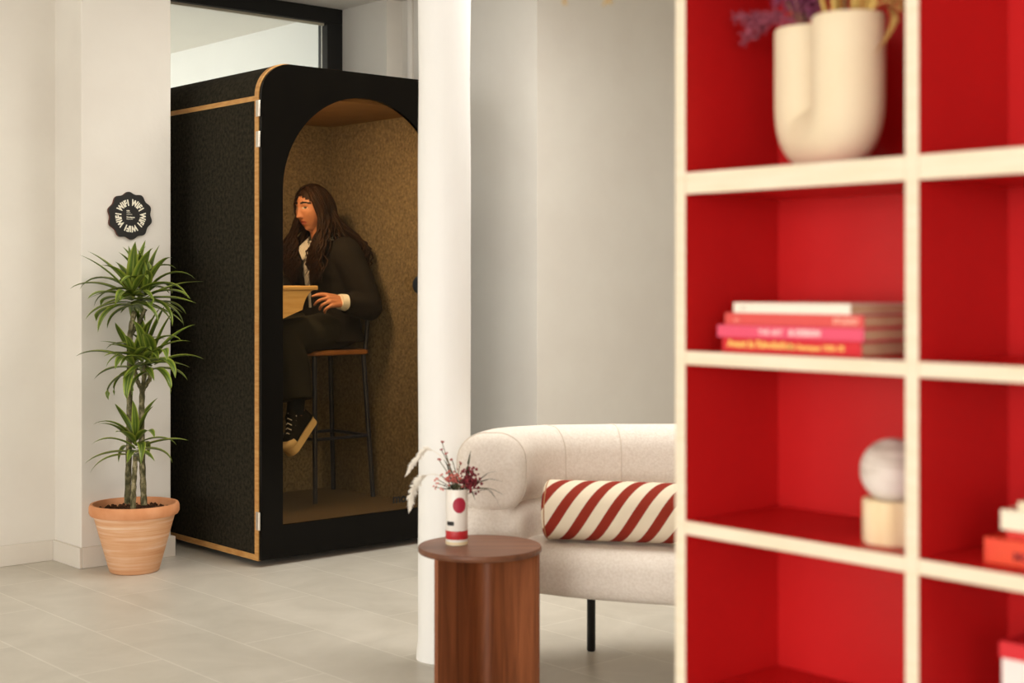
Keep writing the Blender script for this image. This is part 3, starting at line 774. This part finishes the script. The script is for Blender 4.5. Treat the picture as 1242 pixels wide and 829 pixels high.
for k in range(150):
    c = vp(rnd.gauss(570, 5.5), rnd.gauss(581, 7), rnd.gauss(0, .012)); ico(bm, c, rnd.uniform(.0025, .0055), 1)
obj('burgundy_bloom', bm, BURG, bq)
bm = B()
for k in range(60):
    c = vp(rnd.gauss(549, 5), rnd.gauss(578, 4), rnd.gauss(0, .012)); ico(bm, c, rnd.uniform(.0025, .005), 1)
obj('coral_bloom', bm, nm('coral_petal', 'B5524A', 'CC7468', 50, .8), bq)
bm = B()
for k in range(50):
    c = vp(rnd.gauss(553, 6), rnd.gauss(590, 4), rnd.gauss(0, .01)); ico(bm, c, rnd.uniform(.003, .006), 1)
obj('moss_filler', bm, OLV, bq)
bm = B(); uvl = None
for x0, y0, x1, y1, w in ((565, 592, 571, 545, .012), (548, 585, 538, 556, .011), (567, 592, 612, 598, .012), (569, 588, 610, 582, .010), (567, 593, 576, 606, .010), (572, 588, 606, 570, .006), (590, 592, 608, 617, .005)):
    a, b = vp(x0, y0, .0), vp(x1, y1, rnd.uniform(-.02, .02)); mid = a.lerp(b, .55)+Vector((0, 0, .012)); st = vp(557, 600)
    tube(bm, spline([st, a, mid], 5), .001, 5); leaf(bm, None, spline([a, mid, b], 5), w, up=(0, 1, .3), fold=.1)
obj('olive_leaf_sprig', bm, OLV, bq, angle=80)

# ------------------------------------------------------------------ curved sofa (local x = camera right, local y = depth from 4.6)
so = thing('curved_sofa', 'low curved oatmeal sofa with a fat rolled backrest and thin black legs', 'sofa', cw(0, 4.6), -TH)
def dd(l): return [Vector((x, y-4.6, 0)) for x, y in l]
path = spline(dd([(-.067, 4.50), (-.055, 4.62), (-.005, 4.75), (.11, 4.86), (.29, 4.925), (.5, 4.955), (.72, 4.95), (.95, 4.90), (1.16, 4.78), (1.28, 4.62), (1.32, 4.48)]), 8)
SEAM = plain('seam_thread', 'D8CCBF', .9)
def roll(name, w, h, rad, zf, endr, path, mat, trim=0, seams=()):
    bm = B(); rings = []; n = len(path); acc = [0]
    for a, b in zip(path, path[1:]): acc.append(acc[-1]+(b-a).length)
    T = acc[-1]
    def at(s):
        s = max(0, min(T, s)); i = max(k for k in range(n) if acc[k] <= s+1e-9); i = min(i, n-2)
        f = (s-acc[i])/(acc[i+1]-acc[i]); return path[i].lerp(path[i+1], f), (path[min(i+2, n-1)]-path[max(i-1, 0)]).normalized()
    st = []
    for k in range(9): a = pi/2*k/8; st.append((trim+endr*(1-sin(a)), endr*(1-cos(a))))
    st = [(trim+endr*(1-cos(pi/2*k/8)), endr*(1-sin(pi/2*k/8))) for k in range(9)]
    mids = [(trim+endr+(T-2*trim-2*endr)*k/70, 0) for k in range(1, 70)]
    en = [(T-s, i) for s, i in st[::-1]]
    for s, ins in st+mids+en:
        p, t = at(s); side = Vector((t.y, -t.x, 0)); zc = zf(s/T)
        rings.append([p+side*u+Vector((0, 0, zc+v)) for u, v in rrect(w-2*ins, h-2*ins, max(.012, rad-ins*.6), 8)])
    loft(bm, rings); o = obj(name, bm, mat, so, angle=60)
    for f_ in seams:
        p, t = at(T*f_); side = Vector((t.y, -t.x, 0)); zc = zf(f_); pr_ = rrect(w, h, rad, 8)
        bm = B(); tube(bm, [p+side*u+Vector((0, 0, zc+v)) for u, v in pr_+pr_[:1]], .0022, 6); obj('seam', bm, SEAM, o)
    return o
roll('backrest_roll', .218, .25, .09, lambda s: .656-.016*sin(pi*s), .045, path, FAB, 0, (.02, .235, .36, .64, .765, .98))
roll('backrest_base', .195, .23, .07, lambda s: .445, .05, path, FAB, .01)
front = dd([(-.06, 4.66), (-.02, 4.59), (.093, 4.50), (.244, 4.42), (.489, 4.335), (.72, 4.31), (.95, 4.34), (1.15, 4.42), (1.29, 4.55), (1.32, 4.66)])
fr = spline(front, 6); bk = [p for p in path if p.y > .085]
def resample(l, m):
    acc = [0]
    for a, b in zip(l, l[1:]): acc.append(acc[-1]+(b-a).length)
    out = []
    for k in range(m):
        q = acc[-1]*k/(m-1); i = 0
        while i < len(l)-2 and acc[i+1] < q: i += 1
        out.append(l[i].lerp(l[i+1], (q-acc[i])/(acc[i+1]-acc[i])))
    return out
bm = B(); rings = []
for a, b in zip(resample(fr, 48), resample(bk, 48)):
    ln = max(.02, (b-a).length+.02); dr = (b-a).normalized()
    rings.append([a+dr*(u+ln/2)+Vector((0, 0, .3425+v+.010*(1-(2*u/ln)**2)*(1 if v > 0 else 0))) for u, v in rrect(ln, .155, .07, 8)])
loft(bm, rings); obj('seat', bm, FAB, so, angle=60)
for x, y in ((.27, 4.89), (.035, 4.64), (1.05, 4.86), (1.22, 4.55)):
    bm = B(); lathe(bm, [(0, 0), (.013, 0), (.0145, .004), (.0145, .28), (0, .28)], 20, (x, y-4.6, 0), caps=False); obj('leg', bm, BLK, so, label='thin black leg')
# bolster
a, b = Vector((.108, 4.615, 0)), Vector((.64, 4.50, 0)); dv = b-a; L = dv.length
bo = thing('bolster_cushion', 'round bolster cushion with diagonal red and cream stripes on the sofa', 'cushion', cw(a.x, a.y, .5265), atan2(dv.y, dv.x)-TH)
bm = B(); r = .0945
pr = [(0, .004)]+[(r-.02*(1-sin(pi/2*k/6)), .014*(1-cos(pi/2*k/6))) for k in range(7)]+[(r*1.0, L*.25), (r*1.01, L*.5), (r, L*.75)]+[(r-.02*(1-cos(pi/2*k/6)), L-.014*(1-sin(pi/2*k/6))) for k in range(7)]+[(0, L-.004)]
loft(bm, [[Vector((z, max(q, 1e-4)*cos(2*pi*k/48), max(q, 1e-4)*sin(2*pi*k/48))) for k in range(48)] for q, z in pr]); obj('cover', bm, STRIPE, bo, angle=60)
PIPE = plain('piping_tan', 'A87A54', .8)
for z in (.012, L-.012):
    bm = B(); tube(bm, [(z, (r-.002)*cos(2*pi*k/48), (r-.002)*sin(2*pi*k/48)) for k in range(49)], .0028, 8); obj('piping', bm, PIPE, bo)

# ------------------------------------------------------------------ red bookshelf
HX, HY = 1.769, 1.594; SD = .245; TK = .0222
sh = thing('bookshelf', 'tall red cubby bookshelf with pale pine front edges', 'bookshelf', (HX, HY, 0))
colw = .4145
ys = [0]
for k in range(3): ys.append(ys[-1]-TK-colw)                     # left faces of the uprights, going -Y
TOPZ = 1.9948
def board(name, y0, y1, z0, z1, x0=0, x1=SD):
    bm = B(); box(bm, x0, x1, y0, y1, z0, z1, .0012, 1)
    bm.faces.ensure_lookup_table(); bm.normal_update()
    for f in bm.faces: f.material_index = 1 if f.normal.x < -.5 else 0
    return obj(name, bm, [REDP, EDGE], sh, smooth=False)
for i, y in enumerate(ys): board('side_panel' if i in (0, 3) else 'divider', y-TK, y, 0, TOPZ)
rows = [(.002, .0242), (.2815, .3037), (.5610, .5832), (.8400, .8622), (1.1185, 1.1407), (1.3974, 1.4329), (1.9726, 1.9948)]
for i in range(3):
    for z0, z1 in rows: board('shelf_board', ys[i+1], ys[i]-TK, z0, z1, .0004, SD)
bm = B(); box(bm, SD-.001, SD+.008, ys[3]-TK, 0, 0, TOPZ); obj('back_panel', bm, REDP, sh, smooth=False)

def book(label, loc, L, D, T, cm, group, rotz=0, title=None, tcol=None, name='book', round_=.004):
    """spine faces -x, the book runs along -y from its left end"""
    o = thing(name, label, 'book', loc, rotz, group)
    bm = B(); box(bm, 0, .003, -L, 0, 0, T, min(round_, .0014), 2)
    box(bm, .001, D, -L, 0, 0, .0022); box(bm, .001, D, -L, 0, T-.0022, T)
    c = obj('cover', bm, cm, o, smooth=False)
    bm = B(); box(bm, .003, D-.004, -L+.003, -.003, .0022, T-.0022); obj('page_block', bm, PAGE, o, smooth=False)
    for s, y, z, sz, bold in (title or []):
        t = text_bm(s, sz, bold, .0003); bm = B(); add_bm(bm, t, basis(Vector((0, -1, 0)), Vector((0, 0, 1)), Vector((-1, 0, 0)), Vector((-.0003, y, z))))
        obj('title', bm, tcol, c, smooth=False)
    return o
YEL = plain('yellow_print', 'F5CE6E', .5); WPR = plain('white_print', 'F6D6D4', .5); GRY = plain('grey_print', 'A79F95', .5)
G1 = 'books stacked in the left cubby'; z = 1.1409; X0 = HX+.03
book('red book with yellow spine lettering, bottom of the left cubby stack', (X0, 1.519, z), .268, .20, .0235, plain('book_red', 'D3202C', .4), G1,
     title=[('Avant la R\u00e9volution', -.012, .0085, .0165, .0006), ('Les Estampes 1950\u201370', -.132, .008, .0115, .0004)], tcol=YEL)
z += .0237
book('hot pink book, second from the bottom of the left cubby stack', (X0-.004, 1.526, z), .282, .21, .0195, plain('book_pink', 'E2506F', .4), G1,
     title=[('THE ART', -.085, .006, .012, .0002), ('& DESIGN', -.145, .006, .0135, .0005)], tcol=WPR)
z += .0197
book('coral book between the pink and the white book', (X0+.002, 1.515, z), .267, .205, .0195, plain('book_coral', 'D84F4B', .45), G1,
     title=[('STUDIO', -.212, .0055, .0125, .0004), ('art', -.02, .006, .009, .0)], tcol=plain('peach_print', 'F2B7A2', .5))
z += .0197
book('thin white book lying on top of the left cubby stack', (X0+.002, 1.497, z), .225, .19, .0165, plain('book_white', 'EFE6D6', .45), G1,
     title=[('ed.', -.016, .0055, .008, 0)], tcol=GRY)
# right cubby, one row down
z = .8624; G2 = 'books stacked in the right cubby'
ORB = nm('book_orange', 'E2402A', 'E6502E', 10, .4)
book('thick orange-red book at the bottom of the right cubby stack', (HX+.05, 1.063, z), .25, .17, .035, ORB, G2,
     title=[('MODERN', -.045, .0085, .0165, .0006)], tcol=plain('dark_red_print', '8E1420', .5)); z += .0352
book('thin red book under the two cream books in the right cubby', (HX+.055, 1.032, z), .21, .165, .0135, plain('book_scarlet', 'D02A20', .45), G2); z += .0137
book('cream thick book with rounded spine in the right cubby', (HX+.05, 1.038, z), .22, .16, .0275, plain('book_cream', 'F0E6CF', .5), G2, round_=.004); z += .0277
book('cream thin book on top of the right cubby stack', (HX+.052, 1.013, z), .19, .155, .013, plain('book_ivory', 'EDE0C2', .5), G2)
bx = thing('storage_box', 'white box with a red lid at the lower right of the bookshelf', 'box', (HX+.06, 1.042, .5833))
bm = B(); box(bm, 0, .16, -.24, 0, 0, .158, .002); obj('body', bm, plain('box_white', 'EDE2DE', .6), bx, smooth=False)
bm = B(); box(bm, -.003, .163, -.243, .003, .148, .172, .003); obj('lid', bm, plain('box_lid_red', 'D21F2A', .45), bx, smooth=False, label='red lid')

# stone ball on a pine block
bl = thing('pine_block', 'scalloped pale pine block under the stone ball on the red shelf', 'block', (1.858, 1.236, .8623))
bm = B(); nlob = 8; q = []
for k in range(96):
    a = 2*pi*k/96; q.append((.043*(1+.05*abs(sin(nlob*a/2))**.6)*cos(a), .043*(1+.05*abs(sin(nlob*a/2))**.6)*sin(a)))
loft(bm, [[Vector((x*s, y*s, z)) for x, y in q] for s, z in ((.97, 0), (1, .003), (1, .062), (.97, .065), (.6, .0645), (.55, .059))]); obj('body', bm, PINE, bl, angle=50)
ba = obj('stone_ball', B(), MARBLE)
bm = B(); sphere(bm, (0, 0, 0), .0485, 48); bm.to_mesh(ba.data); bm.free()
for p in ba.data.polygons: p.use_smooth = True
ba.location = (1.858, 1.236, .8623+.061+.0465); tag(ba, 'pale veined stone ball resting on the pine block in the shelf', 'ball')

# U-shaped vase
A, Bv = Vector((1.879, 1.405, 0)), Vector((1.829, 1.295, 0)); ax = (Bv-A); sp = ax.length; ax.normalize()
uv_ = thing('u_shaped_vase', 'large cream U-shaped twin-tube vase on the red bookshelf', 'vase', (A+Bv)/2+Vector((0, 0, 1.433)))
bm = B(); pts = []; r = .0555; hs = sp/2; TOP = .221
for z in (TOP, .2, .17, .15): pts.append(Vector((-hs, 0, z)))
m = 22
for k in range(m+1):
    a = pi*k/m; ex = .62
    pts.append(Vector((-hs*abs(cos(a))**ex*(1 if cos(a) > 0 else -1), 0, .125-(.125-r*.80)*abs(sin(a))**ex)))
for z in (.15, .17, .2, TOP): pts.append(Vector((hs, 0, z)))
rings = []; yv = Vector((0, 1, 0))
for i, p in enumerate(pts):
    t = (pts[min(i+1, len(pts)-1)]-pts[max(0, i-1)]).normalized(); nrm = t.cross(yv).normalized()
    rings.append([p+(nrm*cos(2*pi*k/40)+yv*sin(2*pi*k/40))*r for k in range(40)])
for (e, ring) in ((-1, rings[0]), (1, rings[-1])):
    c = Vector((e*hs, 0, TOP)); ext = [[c+(p-c)*s+Vector((0, 0, dz)) for p in ring] for s, dz in ((.97, .004), (.9, .003), (.86, -.01), (.84, -.06), (.3, -.062))]
    if e < 0: rings = ext[::-1]+rings
    else: rings = rings+ext
loft(bm, rings)
for v in bm.verts:
    if v.co.z < 0: v.co.z = 0
M = Matrix.Rotation(atan2(ax.y, ax.x), 4, 'Z'); bmesh.ops.transform(bm, matrix=M, verts=bm.verts)
obj('body', bm, CREAMV, uv_, angle=70)
# dried flowers in its two tubes
rnd = random.Random(12)
pf = thing('purple_dried_flowers', 'feathery dried purple flowers in the left tube of the cream vase', 'flowers', A+Vector((0, 0, 1.433+.18)))
bm = B()
for i in range(15):
    dr = Vector((max(-.45, min(.3, rnd.gauss(-.1, .2))), max(-.2, min(.45, rnd.gauss(.28, .22))), 1)); ln = rnd.uniform(.16, .26)
    pts = spline([Vector((rnd.uniform(-.02, .02), rnd.uniform(-.02, .02), 0)), dr*ln*.5+Vector((0, 0, .01)), dr*ln+Vector((dr.x, dr.y, -.3))*.06], 7)
    tube(bm, pts, .0013, 5, 1)
    for k in range(5, len(pts)):
        for j in range(9):
            d = Vector((rnd.gauss(0, 1), rnd.gauss(0, 1), rnd.gauss(.3, 1))).normalized()*rnd.uniform(.012, .03)
            tube(bm, [pts[k], pts[k]+d*.5, pts[k]+d], [.0014, .002, .0005], 4)
obj('plume', bm, [nm('purple_fibre', '6E2E4A', '96486A', 60, .9), nm('purple_stem', '8A5A4A', '8A5A4A')], pf)
bm = B()
for i in range(7):
    s0 = Vector((0, rnd.uniform(-.01, .02), .04)); pts = spline([s0, s0+Vector((-.02, .05, .03)), s0+Vector((rnd.uniform(-.03, 0), .085+rnd.uniform(0, .03), .005+rnd.uniform(-.01, .04)))], 6)
    tube(bm, pts, [.0015]*len(pts), 5)
    for k in range(6, len(pts)):
        for j in range(8):
            d = Vector((rnd.gauss(0, 1), rnd.gauss(.5, 1), rnd.gauss(0, 1))).normalized()*rnd.uniform(.008, .018); tube(bm, [pts[k], pts[k]+d*.5, pts[k]+d], [.0013, .0018, .0004], 4)
obj('drooping_sprig', bm, nm('rose_fibre', '7E3348', 'A24E5E', 60, .9), pf)
yf = thing('yellow_dried_grass', 'dry yellow stalks and grass heads in the right tube of the cream vase', 'flowers', Bv+Vector((0, 0, 1.433+.18)))
STRAW = nm('straw', 'B98D3E', 'D9B566', 30, .8); TAN = nm('tan_leaf', 'A87A3C', 'C29A58', 30, .8)
for i in range(16):
    bm = B(); a = rnd.uniform(0, 2*pi); q = .04*sqrt(rnd.random()); ln = rnd.uniform(.2, .32)
    b0 = Vector((q*cos(a)*.6, q*sin(a)*.6, -.03)); e = Vector((q*cos(a)*2.2+rnd.gauss(0, .02), q*sin(a)*2.2+rnd.gauss(0, .02), ln))
    pts = spline([b0, b0.lerp(e, .5), e], 5); tube(bm, pts, [rnd.uniform(.0022, .0042)]*len(pts), 6)
    for k in range(30):
        d = Vector((rnd.gauss(0, .006), rnd.gauss(0, .006), rnd.uniform(-.03, .03))); ico(bm, e+d, .0035, 1)
    obj('stalk', bm, STRAW if i % 3 else nm('olive_straw', '6E5C34', '8A7444', 30, .8), yf)
bm = B()
leaf(bm, None, spline([(.0, -.02, .02), (.022, -.052, .054), (.016, -.070, .03), (-.010, -.070, -.004), (-.030, -.066, -.024)], 6), .011, up=(0, 1, 0), fold=.1)
obj('drooping_leaf', bm, TAN, yf, angle=80)
bm = B(); 
tube(bm, spline([(0, -.02, -.02), (.0, -.045, .05), (.01, -.08, .06)], 6), .0018, 6)
for k in range(160):
    ico(bm, Vector((.015+rnd.gauss(0, .012), -.075+rnd.gauss(0, .012), .075+rnd.gauss(0, .018))), rnd.uniform(.002, .004), 1)
obj('grass_head', bm, TAN, yf)

tg = thing('dried_grass_spray', 'dry yellow grass tips arching down beside the top of the red bookshelf', 'dried grass', (HX+.1, HY-.1, TOPZ))
rnd = random.Random(31)
for i in range(9):
    e_ = cw(rnd.uniform(.082, .165), 2.30+rnd.uniform(-.05, .05), 1.735-(.024 if i in (2, 6) else rnd.uniform(-.03, 0)))-Vector((HX+.1, HY-.1, TOPZ))
    pts = spline([Vector((rnd.uniform(-.02, .05), rnd.uniform(-.1, .02), .004)), Vector((e_.x*.25, e_.y*.25, .09)), Vector((e_.x*.78, e_.y*.78, .01)), e_], 7)
    bm = B(); tube(bm, pts, .0012, 5)
    for k in range(13, len(pts)):
        for j in range(6):
            d = Vector((rnd.gauss(0, .7), rnd.gauss(0, .7), rnd.gauss(-.8, .5))).normalized()*rnd.uniform(.006, .014); tube(bm, [pts[k], pts[k]+d*.5, pts[k]+d], [.001, .0015, .0004], 4)
    obj('stem', bm, STRAW, tg)

# ------------------------------------------------------------------ light
def area(name, loc, rot, sx, sy, e, c):
    l = bpy.data.lights.new(name, 'AREA'); l.shape = 'RECTANGLE'; l.size = sx; l.size_y = sy; l.energy = e; l.color = c
    o = bpy.data.objects.new(name, l); COL.objects.link(o); o.location = loc; o.rotation_euler = rot; return o
W1 = (1, .99, .955); W2 = (1, .96, .89)
area('window_daylight', (-6.58, -1.3, 1.5), (0, radians(-90), 0), 2.35, 3.5, 300, W1)
area('window_daylight', (-6.58, 2.6, 1.5), (0, radians(-90), 0), 2.35, 3.5, 130, W1)
area('overhead_fill', (0.6, 4.0, 2.88), (0, 0, 0), 1.6, 2.4, 6, W2)  # weak overhead fill, added; no fixture is modelled here
area('overhead_fill', (3.9, 3.7, 2.88), (0, 0, 0), 1.2, 2.6, 84, W2)  # added fill under the ceiling, lifts the right and back walls
area('rear_fill', (-3.0, -3.97, 1.6), (radians(90), 0, 0), 3.4, 2.4, 80, W1)  # added fill behind the camera; the rear wall has no opening
area('beyond_room_fill', (2.2, 9.4, 2.85), (0, radians(-25), 0), 3, 3.5, 330, (1, 1, .98))  # added light under the ceiling, brightens the room beyond the glass
area('booth_lamp', (BX+.19, BY+.235, 2.08), (0, radians(-18), 0), .2, .3, 24, (1, .74, .48))
w = bpy.data.worlds.new('world'); SC.world = w; w.use_nodes = True
w.node_tree.nodes['Background'].inputs[0].default_value = (.9, .95, 1, 1); w.node_tree.nodes['Background'].inputs[1].default_value = .6

# ------------------------------------------------------------------ camera
cam = bpy.data.cameras.new('camera'); co = bpy.data.objects.new('camera', cam); COL.objects.link(co)
co.location = (0, 0, 1.25); co.rotation_euler = (radians(90), 0, -TH)
cam.sensor_width = 36; cam.lens = 1740/1242*36; cam.shift_y = -69.5/1242; cam.clip_start = .05
cam.dof.use_dof = True; cam.dof.focus_distance = 6.5; cam.dof.aperture_fstop = 3.2
SC.camera = co
vsn = SC.view_settings; vsn.view_transform = 'Standard'; vsn.look = 'None'; vsn.gamma = 1; vsn.use_curve_mapping = False; vsn.exposure = -.16
SC.cycles.use_denoising = True
SC.cycles.max_bounces = 10; SC.cycles.diffuse_bounces = 5; SC.cycles.transparent_max_bounces = 12
SC.cycles.sample_clamp_indirect = 8
